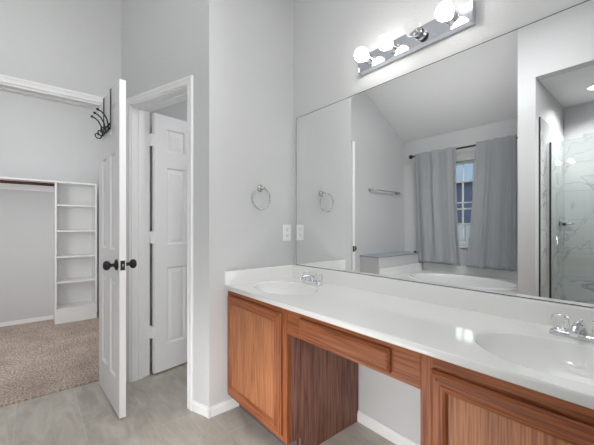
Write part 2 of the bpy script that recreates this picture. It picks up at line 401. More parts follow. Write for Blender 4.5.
# casings
def casing_profile(w=.045, t=.016):
    return [(0, 0), (0, .010), (.006, .012), (.012, .009), (.024, .012), (.032, t), (w - .004, t), (w, t - .004), (w, 0)]
def casing(name, x0, x1, ztop, loc, rotz, label, w=.045):
    """casing round an opening x0..x1 of local wall plane y=0, coming out to +y"""
    b = new()
    pr = casing_profile(w)
    loops = []
    for u, t in pr:
        loops.append([Vector((x0 - u, t, 0)), Vector((x0 - u, t, ztop + u)), Vector((x1 + u, t, ztop + u)), Vector((x1 + u, t, 0))])
    vs = [[b.verts.new(p) for p in l] for l in loops]
    n = len(vs)
    for i in range(n):
        a, c = vs[i], vs[(i + 1) % n]
        for k in range(3): b.faces.new((a[k], a[k + 1], c[k + 1], c[k]))
    b.faces.new([v[0] for v in vs]); b.faces.new([v[3] for v in vs][::-1])
    return struct(name, b, 'trim', label, 'door casing', loc, rotz)
casing('trim_1', .185, .815, 2.045, Vector((0, -.66, 0)) + Vector((-math.sin(ANG), math.cos(ANG), 0)) * .0005, ANG, 'white moulded casing around the toilet room doorway')
casing('trim_2', -1.70, -1.070, 2.045, (CL + .0005, 0, 0), R(-90), 'white moulded casing around the closet opening')
bpy.data.objects['trim_2'].rotation_euler.z = R(90)
# the closet casing is laid out along +y when turned by 90 degrees and comes out to -x: mirror it to +x
me = bpy.data.objects['trim_2'].data
for v in me.vertices: v.co.y = -v.co.y
me.flip_normals()
# jambs (linings)
jb = new(); JT = .018
box(jb, .185, .185 + .012, -.142, .002, 0, 2.045); box(jb, .815 - .012, .815, -.142, .002, 0, 2.045); box(jb, .185, .815, -.142, .002, 2.033, 2.045)
box(jb, .197, .207, -.10, -.065, 0, 2.033); box(jb, .793, .803, -.085, -.05, 0, 2.033); box(jb, .197, .803, -.085, -.05, 2.023, 2.033)
struct('trim_3', jb, 'trim', 'white door lining inside the toilet room doorway', 'door lining', (0, -.66, 0), ANG)
jb = new()
box(jb, CL - .132, CL + .002, -1.082, -1.070, .0, 2.045); box(jb, CL - .132, CL + .002, -1.70, -1.688, 0, 2.045); box(jb, CL - .132, CL + .002, -1.70, -1.070, 2.033, 2.045)
box(jb, CL - .085, CL - .05, -1.70, -1.070, 2.020, 2.033)
struct('trim_4', jb, 'trim', 'white door lining inside the closet opening', 'door lining')

# ------------------------------------------------------------------ six panel doors
def panel_rings(bm, x0, x1, z0, z1, y_face, sgn):
    rings = [(0, 0), (.009, -.011), (.018, -.011), (.042, -.003)]
    vs = []
    for ins, d in rings:
        y = y_face + sgn * d
        vs.append([bm.verts.new((x0 + ins, y, z0 + ins)), bm.verts.new((x1 - ins, y, z0 + ins)), bm.verts.new((x1 - ins, y, z1 - ins)), bm.verts.new((x0 + ins, y, z1 - ins))])
    for a, b in zip(vs, vs[1:]):
        for k in range(4): bm.faces.new((a[k], a[(k + 1) % 4], b[(k + 1) % 4], b[k]))
    bm.faces.new(vs[-1])
    return vs[0]
def six_panel_door(name, label, W, loc, rotz, T=.035, H=2.010):
    """local: x from hinge to free edge, y from 0 (front face, -y side) to T, z up"""
    root = thing(name, label, 'door', loc, rotz, kind='structure')
    st = .100; mul = .095; pw = (W - 2 * st - mul) / 2
    cols = [(st, st + pw), (st + pw + mul, W - st)]
    rows = [(.205, .81), (.99, 1.60), (1.725, 1.905)]
    b = new()
    xs = [0, cols[0][0], cols[0][1], cols[1][0], cols[1][1], W]
    box(b, 0, st, 0, T, 0, H); box(b, W - st, W, 0, T, 0, H)
    zs = [0] + [z for r in rows for z in r] + [H]
    for k in range(0, len(zs), 2): box(b, st, W - st, 0, T, zs[k], zs[k + 1])
    for r in rows: box(b, cols[0][1], cols[1][0], 0, T, *r)
    obj('door_frame', b, 'door', root)
    for c in cols:
        for r in rows:
            p = new(); a = panel_rings(p, *c, *r, 0.0, -1); q = panel_rings(p, *c, *r, T, 1)
            for k in range(4): p.faces.new((a[k], q[k], q[(k + 1) % 4], a[(k + 1) % 4]))
            obj('door_panel', p, 'door', root)
    return root
def hinge_bm(x, y, z, r=.006):
    b = new(); lathe(b, [(0, -.046), (r * .7, -.046), (r, -.042), (r, .042), (r * .7, .046), (0, .046)], Matrix.Translation((x, y, z)), 12); return b

D1W = .577
d1 = six_panel_door('door_1', 'white six panel closet door standing open with black knobs', D1W, (-.884, -1.1045, .010), R(2.2))
def knob_bm(sgn, T):
    b = new(); y0 = 0 if sgn < 0 else T
    mt = Matrix.Translation((D1W - .058, y0, .905)) @ Matrix.Rotation(R(90) if sgn < 0 else R(-90), 4, 'X')
    lathe(b, [(0, .0), (.033, .0), (.034, .003), (.030, .009), (.015, .013), (.011, .018), (.010, .030), (.014, .036), (.024, .042), (.0285, .052), (.0275, .062), (.020, .070), (.008, .073), (0, .0735)], mt, 24)
    return b
obj('door_knob', knob_bm(-1, .035), 'black', d1); obj('door_knob', knob_bm(1, .035), 'black', d1)
lp = obj('latch_plate', bx(D1W, D1W + .0015, .005, .030, .876, .934), 'black', d1)
obj('latch_bolt', bx(D1W, D1W + .010, .012, .023, .896, .914, .002), 'nickel', lp)
for z in (.18, 1.0, 1.82): obj('hinge', hinge_bm(-.006, .041, z), 'nickel', d1)

# toilet room door: hinge corner given in the angled wall's local frame
def ang_pt(s, d): return Vector((0, -.66, 0)) + AU * s + Vector((math.sin(ANG), -math.cos(ANG), 0)) * d
hp = ang_pt(.757, .152)
d2 = six_panel_door('door_2', 'white six panel toilet room door opened inward behind its casing', .61, (hp.x, hp.y, .012), R(100.5))
for z in (.32, 1.05, 1.80):
    h = obj('hinge', hinge_bm(-.010, .041, z), 'plastic', d2)
    obj('hinge_leaf', bx(-.022, .0, .004, .041, z - .045, z + .045), 'plastic', h)

# ------------------------------------------------------------------ vanity
CT = .782; CB = .756; FY = -.538
def cab_door(root, x0, x1, z0, z1, hinge_side=None):
    y0, y1 = FY - .0195, FY - .0005; fw = .032
    d = obj('door', bx(x0 + fw + .022, x1 - fw - .022, y0 + .0082, y1, z0 + fw + .022, z1 - fw - .022), 'oak_panel', root)
    for side in (0, 1): obj('door_stile', stile(x0, x1, z0, z1, y0, y1, fw, side), 'oak_z', d)
    obj('door_rail', rail(x0, x1, z1, z1 - fw, y0, y1, fw), 'oak_x', d)
    obj('door_rail', rail(x0, x1, z0, z0 + fw, y0, y1, fw), 'oak_x', d)
    return d
OG = [(0, 1.0), (0, .45), (.004, .30), (.006, .12), (.012, 0.0)]       # outer edge profile of the door: (inset, share of the thickness)
def stile(x0, x1, z0, z1, y0, y1, fw, side):
    b = new()
    if True:
        vs = []
        for ins, s in OG + [(fw, 0.0), (fw + .003, -.12), (fw + .009, -.16), (fw + .015, -.02), (fw + .019, .20), (fw + .022, .42), (fw + .022, 1.0)]:
            y = y0 + (y1 - y0) * s
            x = x0 + ins if side == 0 else x1 - ins
            vs.append((b.verts.new((x, y, z0 + ins)), b.verts.new((x, y, z1 - ins))))
        n = len(vs)
        for i in range(n): b.faces.new((vs[i][0], vs[i][1], vs[(i + 1) % n][1], vs[(i + 1) % n][0]))
        b.faces.new([v[0] for v in vs]); b.faces.new([v[1] for v in vs][::-1])
    return b
def rail(x0, x1, z_out, z_in, y0, y1, fw):
    b = new(); s_ = 1 if z_in > z_out else -1; vs = []
    for ins, s in OG + [(fw, 0.0), (fw + .003, -.12), (fw + .009, -.16), (fw + .015, -.02), (fw + .019, .20), (fw + .022, .42), (fw + .022, 1.0)]:
        y = y0 + (y1 - y0) * s
        vs.append((b.verts.new((x0 + ins, y, z_out + s_ * ins)), b.verts.new((x1 - ins, y, z_out + s_ * ins))))
    n = len(vs)
    for i in range(n): b.faces.new((vs[i][0], vs[i][1], vs[(i + 1) % n][1], vs[(i + 1) % n][0]))
    b.faces.new([v[0] for v in vs]); b.faces.new([v[1] for v in vs][::-1])
    return b

def cabinet(label, x0, x1, side_left, side_right, door):
    root = thing('vanity_cabinet', label, 'cabinet', (0, 0, 0), group='oak vanity base cabinets')
    zb = .095
    body = new(); y1 = -.003
    box(body, x0, x0 + .016, FY + .02, y1, zb, CB - .001); box(body, x1 - .016, x1, FY + .02, y1, zb, CB - .001)
    box(body, x0 + .016, x1 - .016, FY + .02, y1, zb, zb + .016); box(body, x0 + .016, x1 - .016, y1 - .006, y1, zb + .016, CB - .001)
    box(body, x0, x0 + .016, FY + .085, y1, 0.001, zb); box(body, x1 - .016, x1, FY + .085, y1, 0.001, zb)
    obj('body', body, 'oak_side', root)
    ff = root
    obj('frame_stile', bx(x0, x0 + .040, FY, FY + .02, zb, CB - .001), 'oak_z', root); obj('frame_stile', bx(x1 - .040, x1, FY, FY + .02, zb, CB - .001), 'oak_z', root)
    obj('frame_rail', bx(x0 + .04, x1 - .04, FY, FY + .02, CB - .051, CB - .001), 'oak_x', ff)
    obj('frame_rail', bx(x0 + .04, x1 - .04, FY, FY + .02, zb, zb + .04), 'oak_x', ff)
    obj('toe_kick', bx(x0 + .016, x1 - .016, FY + .072, FY + .085, .001, zb), 'toe', root)
    cab_door(root, *door)
    return root
XL, XR, XE = .603, 1.283, 1.888
cabinet('oak vanity cabinet under the far left sink with pale oak door', .003, XL, 0, 1, (.024, .566, .123, .722))
cr_ = cabinet('oak vanity cabinet under the near right sink', XR, XE, 1, 1, (1.322, 1.866, .123, .712))
nh = new(); lathe(nh, [(0, .0006), (.0030, .0006), (.0032, 0)], Matrix.Translation((1.343, FY - .0195, .692)) @ Matrix.Rotation(R(90), 4, 'X'), 14)
obj('screw_hole', nh, 'slot', cr_)
kb = thing('vanity_apron', 'oak apron with a false drawer front bridging the knee space', 'apron', (0, 0, 0))
obj('apron_board', bx(XL + .001, XR - .001, FY, FY + .02, .632, CB - .001), 'oak_x', kb)
db = new(); x0, x1, z0, z1 = .70, 1.178, .650, .728
vs = []
for ins, y in [(0, FY - .0005), (0, FY - .010), (.003, FY - .013), (.006, FY - .016), (.013, FY - .0195)]:
    vs.append([db.verts.new((x0 + ins, y, z0 + ins)), db.verts.new((x1 - ins, y, z0 + ins)), db.verts.new((x1 - ins, y, z1 - ins)), db.verts.new((x0 + ins, y, z1 - ins))])
for p, q in zip(vs, vs[1:]):
    for k in range(4): db.faces.new((p[k], p[(k + 1) % 4], q[(k + 1) % 4], q[k]))
db.faces.new(vs[-1]); db.faces.new(vs[0][::-1])
obj('drawer_front', db, 'oak_x', kb)

# countertop with two integral basins
ct = thing('vanity_countertop', 'long white cultured marble counter with two oval basins', 'countertop', (0, 0, 0))
X0, X1, YB, YF = .003, 1.905, -.003, -.562
S1, S2 = (.30, -.320), (1.602, -.333)
RX, RY = .231, .165
top = new()
def cell(bm, x0, x1, y0, y1, c):
    angs = [2 * PI * k / 72 for k in range(72)]
    for px, py in ((x0, y0), (x1, y0), (x1, y1), (x0, y1)): angs.append(math.atan2(py - c[1], px - c[0]) % (2 * PI))
    angs = sorted(angs); o, i = [], []
    for a in angs:
        ca, sa = math.cos(a), math.sin(a)
        t = min(((x1 if ca > 0 else x0) - c[0]) / ca if abs(ca) > 1e-9 else 1e9, ((y1 if sa > 0 else y0) - c[1]) / sa if abs(sa) > 1e-9 else 1e9)
        o.append(bm.verts.new((c[0] + ca * t, c[1] + sa * t, CT)))
        r = 1 / math.sqrt((ca / RX) ** 2 + (sa / RY) ** 2)
        i.append(bm.verts.new((c[0] + ca * r, c[1] + sa * r, CT)))
    n = len(angs)
    for k in range(n): bm.faces.new((o[k], o[(k + 1) % n], i[(k + 1) % n], i[k]))
YE = YF + .008
cell(top, X0, XL, YE, YB, S1); cell(top, XR, X1, YE, YB, S2)
top.faces.new([top.verts.new(p) for p in ((XL, YE, CT), (XR, YE, CT), (XR, YB, CT), (XL, YB, CT))])
nose = [(YE, CT), (YE - .004, CT - .0004), (YF + .0012, CT - .0015), (YF, CT - .004), (YF, CB + .003), (YF + .003, CB), (-.515, CB), (-.515, CT - .012)]
a = [top.verts.new((X0, y, z)) for y, z in nose]; b_ = [top.verts.new((X1, y, z)) for y, z in nose]
for k in range(len(nose) - 1):
    f = top.faces.new((a[k], a[k + 1], b_[k + 1], b_[k])); f.smooth = k < 4
top.faces.new(a[::-1]); top.faces.new(b_)
top.faces.new([top.verts.new(p) for p in ((XL + .001, -.515, CB), (XR - .001, -.515, CB), (XR - .001, YB, CB), (XL + .001, YB, CB))])
top.faces.new([top.verts.new(p) for p in ((X1, YE, CT), (X1, YB, CT), (X1, YB, CB), (X1, YE, CB))])
obj('counter_slab', top, 'marble', ct)
for c in (S1, S2):
    b = new(); N = 72; rings = []
    for s, z in [(1.0, 0), (.985, -.0012), (.972, -.005), (.955, -.014), (.92, -.032), (.86, -.055), (.76, -.082), (.62, -.104), (.45, -.119), (.27, -.127), (.13, -.131)]:
        rings.append([b.verts.new((c[0] + RX * s * math.cos(2 * PI * k / N), c[1] + RY * s * math.sin(2 * PI * k / N) + (1 - s) * .015, CT + z)) for k in range(N)])
    for p, q in zip(rings, rings[1:]):
        for k in range(N):
            f = b.faces.new((p[k], p[(k + 1) % N], q[(k + 1) % N], q[k])); f.smooth = True
    b.faces.new(rings[-1])
    sk = obj('sink_basin', b, 'marble', ct)
    dr = new(); lathe(dr, [(0, .002), (.012, .003), (.020, .002), (.023, 0), (.023, -.002)], Matrix.Translation((c[0], c[1] + .013, CT - .130)), 24)
    obj('drain', dr, 'chrome', sk)
bs = new(); prism(bs, [(-.0030, CT), (-.0225, CT), (-.0225, .862), (-.0195, .868), (-.0030, .868)], 'X', X0, X1)
obj('backsplash', bs, 'marble', ct)
bs = new(); prism(bs, [(.003, CT), (.021, CT), (.021, .862), (.018, .868), (.003, .868)], 'Y', YF + .002, -.0226)
obj('side_splash', bs, 'marble', ct)

# faucets
def make_faucet(loc, label):
    t = thing('faucet', label, 'faucet', loc, group='chrome faucets on the vanity')
    b = new(); n = 40; prof = [(1.0, 0), (1.0, .010), (.97, .015), (.90, .019), (.0, .021)]
    rings = []
    for s, z in prof[:-1]:
        ring = []
        for k in range(n):
            a = 2 * PI * k / n; ca, sa = math.cos(a), math.sin(a)
            sx_ = (abs(ca) ** .35) * (1 if ca > 0 else -1); sy_ = (abs(sa) ** .6) * (1 if sa > 0 else -1)
            ring.append(b.verts.new((sx_ * .080 * s, sy_ * .026 * s, z)))
        rings.append(ring)
    for p, q in zip(rings, rings[1:]):
        for k in range(n): b.faces.new((p[k], p[(k + 1) % n], q[(k + 1) % n], q[k])).smooth = True
    b.faces.new(rings[-1])
    obj('base_plate', b, 'chrome', t)
    # spout
    s = new()
    pts = [(0, .004, .015), (0, .002, .032), (0, -.010, .046), (0, -.035, .052), (0, -.070, .050), (0, -.098, .044), (0, -.108, .036)]
    tube(s, pts, .012, 14, rads=[.018, .017, .015, .0135, .012, .011, .010])
    sp = obj('spout', s, 'chrome', t)
    r = new(); lathe(r, [(0, 0), (.003, 0), (.003, .012), (.006, .014), (.006, .019), (0, .021)], Matrix.Translation((0, .014, .040)), 12)
    obj('lift_rod', r, 'chrome', t)
    for x in (-.051, .051):
        h = new()
        # fluted clear handle
        nn = 48; hp_ = [(.013, .026), (.0225, .028), (.0245, .034), (.0245, .058), (.0225, .064), (.010, .066)]
        rg = []
        for rr, z in hp_:
            rg.append([h.verts.new((x + rr * (1 + .05 * math.cos(8 * 2 * PI * k / nn)) * math.cos(2 * PI * k / nn), rr * (1 + .05 * math.cos(8 * 2 * PI * k / nn)) * math.sin(2 * PI * k / nn), z)) for k in range(nn)])
        for p, q in zip(rg, rg[1:]):
            for k in range(nn): h.faces.new((p[k], p[(k + 1) % nn], q[(k + 1) % nn], q[k]))
        h.faces.new(rg[0][::-1]); h.faces.new(rg[-1])
        ho = obj('handle', h, 'acrylic', t)
        st = new(); lathe(st, [(.019, .018), (.017, .022), (.011, .0255), (.0, .0255)], Matrix.Translation((x, 0, 0)), 20)
        obj('handle_stem', st, 'chrome', ho)
        cp = new(); lathe(cp, [(.0105, .0662), (.0105, .0675), (.008, .0695), (0, .070)], Matrix.Translation((x, 0, 0)), 20)
        obj('handle_cap', cp, 'chrome', ho)
    return t
fc = make_faucet((S2[0] + .002, -.112, CT + .0006), 'chrome faucet with clear handles behind the near right basin')
dup(fc, (S1[0] + .015, -.105, CT + .0006), 0, 'chrome faucet with clear handles behind the far left basin')

# ------------------------------------------------------------------ wall mirror
mr = thing('wall_mirror_glass', 'long frameless mirror above the vanity backsplash', 'mirror', (0, 0, 0))
mr.name = 'vanity_mirror'
MX0, MX1, MZ0, MZ1 = .036, 1.885, .8715, 1.930
obj('mirror_glass', bx(MX0, MX1, -.0065, -.0015, MZ0, MZ1), 'mirror', mr)
eb = new()
for (a0, a1, c0, c1) in ((MX0 - .0022, MX0, MZ0 - .0022, MZ1 + .0022), (MX1, MX1 + .0022, MZ0 - .0022, MZ1 + .0022)): box(eb, a0, a1, -.0078, -.001, c0, c1)
box(eb, MX0, MX1, -.0078, -.001, MZ1, MZ1 + .0025); box(eb, MX0, MX1, -.0078, -.001, MZ0 - .0028, MZ0)
obj('mirror_edge', eb, mat('dark_mirror_edge', (0.10, 0.105, 0.11), .35), mr)

# ------------------------------------------------------------------ vanity light bar
lb = thing('vanity_light_bar', 'chrome light bar with three glowing globe bulbs and one unlit', 'light fixture', (.937, -.001, 2.078))
b = new(); prism(b, [(0, -.050), (-.012, -.050), (-.034, -.042), (-.034, .042), (-.012, .050), (0, .050)], 'X', -.304, .304)
obj('back_plate', b, 'chrome_plate', lb)
for s_ in (.3042, -.3095): obj('end_cap', bx(s_, s_ + .0053, -.036, 0, -.0515, .0515), 'chrome_plate', lb)
for k, x in enumerate((-.225, -.075, .075, .225)):
    mt = Matrix.Translation((x, -.0345, 0)) @ Matrix.Rotation(R(90), 4, 'X')
    s = new(); lathe(s, [(.026, 0), (.0265, .004), (.0215, .006), (.0215, .034), (.019, .036), (.019, .010)], mt, 28)
    so = obj('socket', s, 'chrome', lb)
    if k == 2:
        rb = new()
        for q in range(4): tube(rb, [(x + .0222 * math.cos(a), -.0345 - .012 - q * .006, .0222 * math.sin(a)) for a in [2 * PI * i / 28 for i in range(28)]], .0014, 6, True)
        obj('socket_thread', rb, 'slot', so)
        iv = new(); lathe(iv, [(.0188, .028), (.012, .026), (0, .026)], mt, 24); obj('socket_insert', iv, 'ceramic', so)
    g = new()
    # globe with a short neck, axis out of the wall
    prof = [(.013, .036), (.0145, .040)]
    for i in range(13):
        a = PI - math.asin(.0155 / .037) - i * (PI - math.asin(.0155 / .037)) / 12
        prof.append((max(.037 * math.sin(a), 0), .078 + .037 * math.cos(a)))
    prof[-1] = (0, .115)
    lathe(g, prof, mt, 32)
    if k == 2:
        tag_ = obj('bulb', g, 'bulb_glass', lb); tag_['label'] = 'clear unlit globe bulb'
        fl = new(); lathe(fl, [(.0, .036), (.006, .037), (.005, .060), (.002, .066), (0, .067)], mt, 12); obj('filament_stem', fl, 'ceramic', tag_)
    else:
        obj('bulb', g, 'bulb', lb)

# ------------------------------------------------------------------ towel ring, outlet
tr = thing('towel_ring', 'nickel towel ring on the short wall left of the mirror', 'towel ring', (.0006, -.298, 1.404))
b = new(); mt = Matrix.Rotation(R(90), 4, 'Y')
lathe(b, [(0, 0), (.022, 0), (.024, .004), (.019, .009), (.011, .013), (.009, .030), (.012, .036), (.012, .048), (.007, .052), (0, .053)], mt, 24)
obj('post', b, 'nickel', tr)
b = new(); tube(b, [(.044, -.018 + .071 * math.cos(a) , -.072 + .071 * math.sin(a)) for a in [2 * PI * i / 56 for i in range(56)]], .0054, 10, True)
obj('ring', b, 'nickel', tr)
ou = thing('wall_outlet', 'white double outlet plate on the wall left of the mirror', 'outlet', (.0006, -.068, 1.102))
obj('cover_plate', bx(0, .006, -.036, .036, -.058, .058, .002), 'plastic', ou)
for dz in (-.0215, .0215):
    rc = new(); lathe(rc, [(0, .0), (.0165, .0), (.0165, .0022), (0, .0022)], Matrix.Translation((.006, 0, dz)) @ Matrix.Rotation(R(90), 4, 'Y'), 24, False)
    q = obj('receptacle', rc, 'plastic', ou)
    sl = new()
    for dy in (-.0065, .0065): box(sl, .0083, .0090, dy - .0014, dy + .0014, dz, dz + .009)
    box(sl, .0083, .0090, -.0025, .0025, dz - .010, dz - .005)
    obj('slot', sl, 'slot', q)

# ------------------------------------------------------------------ over the door hook rack (local frame of the closet door)
hk = thing('coat_hook_rack', 'black wire coat hook rack hanging over the closet door', 'hook rack', (-.884, -1.1045, .010), R(2.2))
HT = 2.010
U0, U1, ZB = .172, .370, 1.762
def strap(u):
    b = new(); pts = [(-.0, .040, HT - .028), (0, .0385, HT + .004), (0, -.0035, HT + .004), (0, -.0035, ZB + .035), (0, -.006, ZB - .005)]
    P = [Vector((u + x, y, z)) for x, y, z in pts]
    w = .0075; t = .0022
    prev = None
    for p, q in zip(P, P[1:]):
        d = (q - p).normalized(); nn = Vector((0, -d.z, d.y))
        c = [p + Vector((s * w, 0, 0)) + nn * r for s, r in ((-1, -t), (1, -t), (1, t), (-1, t))] + [q + Vector((s * w, 0, 0)) + nn * r for s, r in ((-1, -t), (1, -t), (1, t), (-1, t))]
        vv = [b.verts.new(x) for x in c]
        for f in ((0, 1, 2, 3), (7, 6, 5, 4), (0, 4, 5, 1), (1, 5, 6, 2), (2, 6, 7, 3), (3, 7, 4, 0)): b.faces.new([vv[i] for i in f])
    return b
for u in (U0, U1): obj('strap', strap(u), 'iron', hk)
b = new(); tube(b, [(U0 - .014, -.0085, ZB), (U1 + .014, -.0085, ZB)], .0045, 8); tube(b, [(U0 - .014, -.0085, ZB + .030), (U1 + .014, -.0085, ZB + .030)], .0045, 8)
obj('cross_bar', b, 'iron', hk)
def spiral(c, r0, a0, turns, nn=14):
    return [(c[0], c[1] + r0 * (1 - .45 * i / nn) * math.cos(a0 + turns * 2 * PI * i / nn), c[2] + r0 * (1 - .45 * i / nn) * math.sin(a0 + turns * 2 * PI * i / nn)) for i in range(nn + 1)]
for u in (.182, .271, .360):
    b = new()
    up = [(u, -.0125, ZB - .002), (u, -.014, ZB + .025), (u, -.022, ZB + .060), (u, -.038, ZB + .088), (u, -.055, ZB + .102), (u, -.070, ZB + .108)]
    tube(b, up, .0044, 8); sphere(b, (u, -.073, ZB + .110), .0085, n=12)
    low = [(u, -.0125, ZB + .015), (u, -.015, ZB - .010), (u, -.026, ZB - .028), (u, -.042, ZB - .030), (u, -.054, ZB - .018), (u, -.054, ZB - .004), (u, -.046, ZB + .003), (u, -.038, ZB - .002), (u, -.038, ZB - .010)]
    tube(b, low, .0042, 8)
    obj('hook', b, 'iron', hk)

# ------------------------------------------------------------------ closet: shelf tower, shelf, rod
FZ = .0125
tw = thing('shelf_tower', 'tall white open shelf tower against the closet back wall', 'shelving', (0, 0, 0))
ty0, ty1, tx0, tx1 = -1.272, -.857, -3.0785, -2.79
for y in (ty0, ty1 - .018): obj('side_panel', bx(tx0, tx1, y, y + .018, FZ, 1.672), 'shelf', tw)
obj('top_panel', bx(tx0, tx1, ty0 + .018, ty1 - .018, 1.654, 1.672), 'shelf', tw)
obj('back_panel', bx(tx0, tx0 + .006, ty0 + .018, ty1 - .018, FZ, 1.654), 'shelf', tw)
for z in (1.394, 1.09, .786, .488, .175): obj('shelf', bx(tx0 + .006, tx1 - .002, ty0 + .018, ty1 - .018, z - .010, z + .008), 'shelf', tw)
obj('toe_board', bx(tx1 - .02, tx1 - .004, ty0 + .018, ty1 - .018, FZ, .165), 'shelf', tw)
sh = tag(obj('closet_shelf', bx(-3.0785, -2.78, -2.498, -1.2725, 1.655, 1.673), 'shelf'), 'white closet shelf running left from the shelf tower above a brown rod', 'shelf')
cl = tag(obj('shelf_cleat', bx(-3.0785, -3.06, -2.498, -1.2725, 1.565, 1.654), 'shelf'), 'white cleat strip on the closet wall under the shelf', 'cleat')
b = new(); tube(b, [(-2.84, -2.497, 1.628), (-2.84, -1.2735, 1.628)], .017, 16)
tag(obj('closet_rod', b, 'rod_wood'), 'dark brown wooden clothes rod under the closet shelf', 'rod')
wc = thing('rod_bracket', 'small white and dark rod bracket right of the closet shelf tower', 'bracket', (-2.78, -.7805, 1.62))
obj('bracket_board', bx(-.16, .10, -.018, 0, -.045, .045), 'shelf', wc)
b = new(); tube(b, [(0, -.050, 0), (0, -.0185, 0)], .016, 14); obj('rod_stub', b, 'rod_wood', wc)

# ------------------------------------------------------------------ behind the camera, seen in the mirror: tub alcove
LX = -.597
lg = thing('tub_ledge', 'boxed ledge with slate blue top at the left end of the tub', 'ledge', (0, 0, 0))
obj('ledge_box', bx(CL + .002, LX, -2.988, -1.895, .001, .742), 'wall', lg)
obj('ledge_top', bx(CL + .002, LX + .006, -2.988, -1.889, .7425, .760, .003), 'ledge', lg)
TX0, TX1, TY0, TY1, TZ = LX + .007, .896, -2.988, -1.895, .50
tb = thing('bathtub', 'white built in bathtub under the curtained window', 'bathtub', (0, 0, 0))
b = new(); c = ((TX0 + TX1) / 2, (TY0 + TY1) / 2); RX, RY = .62, .40
_CT = CT; CT = TZ
cell(b, TX0, TX1, TY0, TY1, c); CT = _CT
obj('deck', b, 'tub', tb)
b = new(); N = 72; rings = []
for s, z in [(1.0, 0), (.985, .008), (.96, .010), (.94, .002), (.92, -.04), (.88, -.16), (.82, -.30), (.72, -.37), (.5, -.40), (.2, -.41)]:
    rings.append([b.verts.new((c[0] + RX * s * math.cos(2 * PI * k / N), c[1] + RY * s * math.sin(2 * PI * k / N), TZ + z)) for k in range(N)])
for p, q in zip(rings, rings[1:]):
    for k in range(N): b.faces.new((p[k], p[(k + 1) % N], q[(k + 1) % N], q[k])).smooth = True
b.faces.new(rings[-1]); obj('basin', b, 'tub', tb)
obj('apron', bx(TX0, TX1, TY1, TY1 + .006, .001, TZ), 'tub', tb)
spb = new(); box(spb, TX0, TX0 + .012, TY0 + .012, TY1 - .005, TZ, .612, .002); box(spb, TX0, TX1, TY0, TY0 + .012, TZ, .612, .002)
obj('splash_panel', spb, 'tub', tb)
b = new(); sphere(b, (LX - .015, -2.80, .776), .0155, n=16)
tag(obj('knob', b, 'black'), 'small round black stopper on the tub ledge beside the curtain', 'knob')  # small dark knob-like object, purpose unidentified

# window
wn = thing('window_1', 'white grid window above the tub between grey curtains', 'window', (0, 0, 0), kind='structure')
fw_ = .035
b = new(); y0, y1 = -3.085, -3.045
box(b, WX0, WX0 + fw_, y0, y1, WZ0, WZ1); box(b, WX1 - fw_, WX1, y0, y1, WZ0, WZ1); box(b, WX0 + fw_, WX1 - fw_, y0, y1, WZ0, WZ0 + .05); box(b, WX0 + fw_, WX1 - fw_, y0, y1, WZ1 - fw_, WZ1)
obj('window_frame', b, 'trim', wn)
b = new()
for k in range(-3, 4): box(b, .084 + .138 * k - .008, .084 + .138 * k + .008, y0 + .008, y1 - .008, WZ0 + .05, WZ1 - fw_)
for z in (1.18, 1.47, 1.755): box(b, WX0 + fw_, WX1 - fw_, y0 + .009, y1 - .009, z - .009, z + .009)
obj('window_grille', b, 'trim', wn)
obj('meeting_rail', bx(WX0 + fw_, WX1 - fw_, y0 + .004, y1 - .004, 1.375, 1.395), 'trim', wn)
obj('window_pane', bx(WX0 + fw_, WX1 - fw_, -3.067, -3.063, WZ0 + .05, WZ1 - fw_), 'pane', wn)
struct('trim_5', bx(WX0 - .02, WX1 + .02, -3.04, -2.965, WZ0 - .022, WZ0 - .001, .004), 'trim', 'white window sill above the tub', 'window sill')

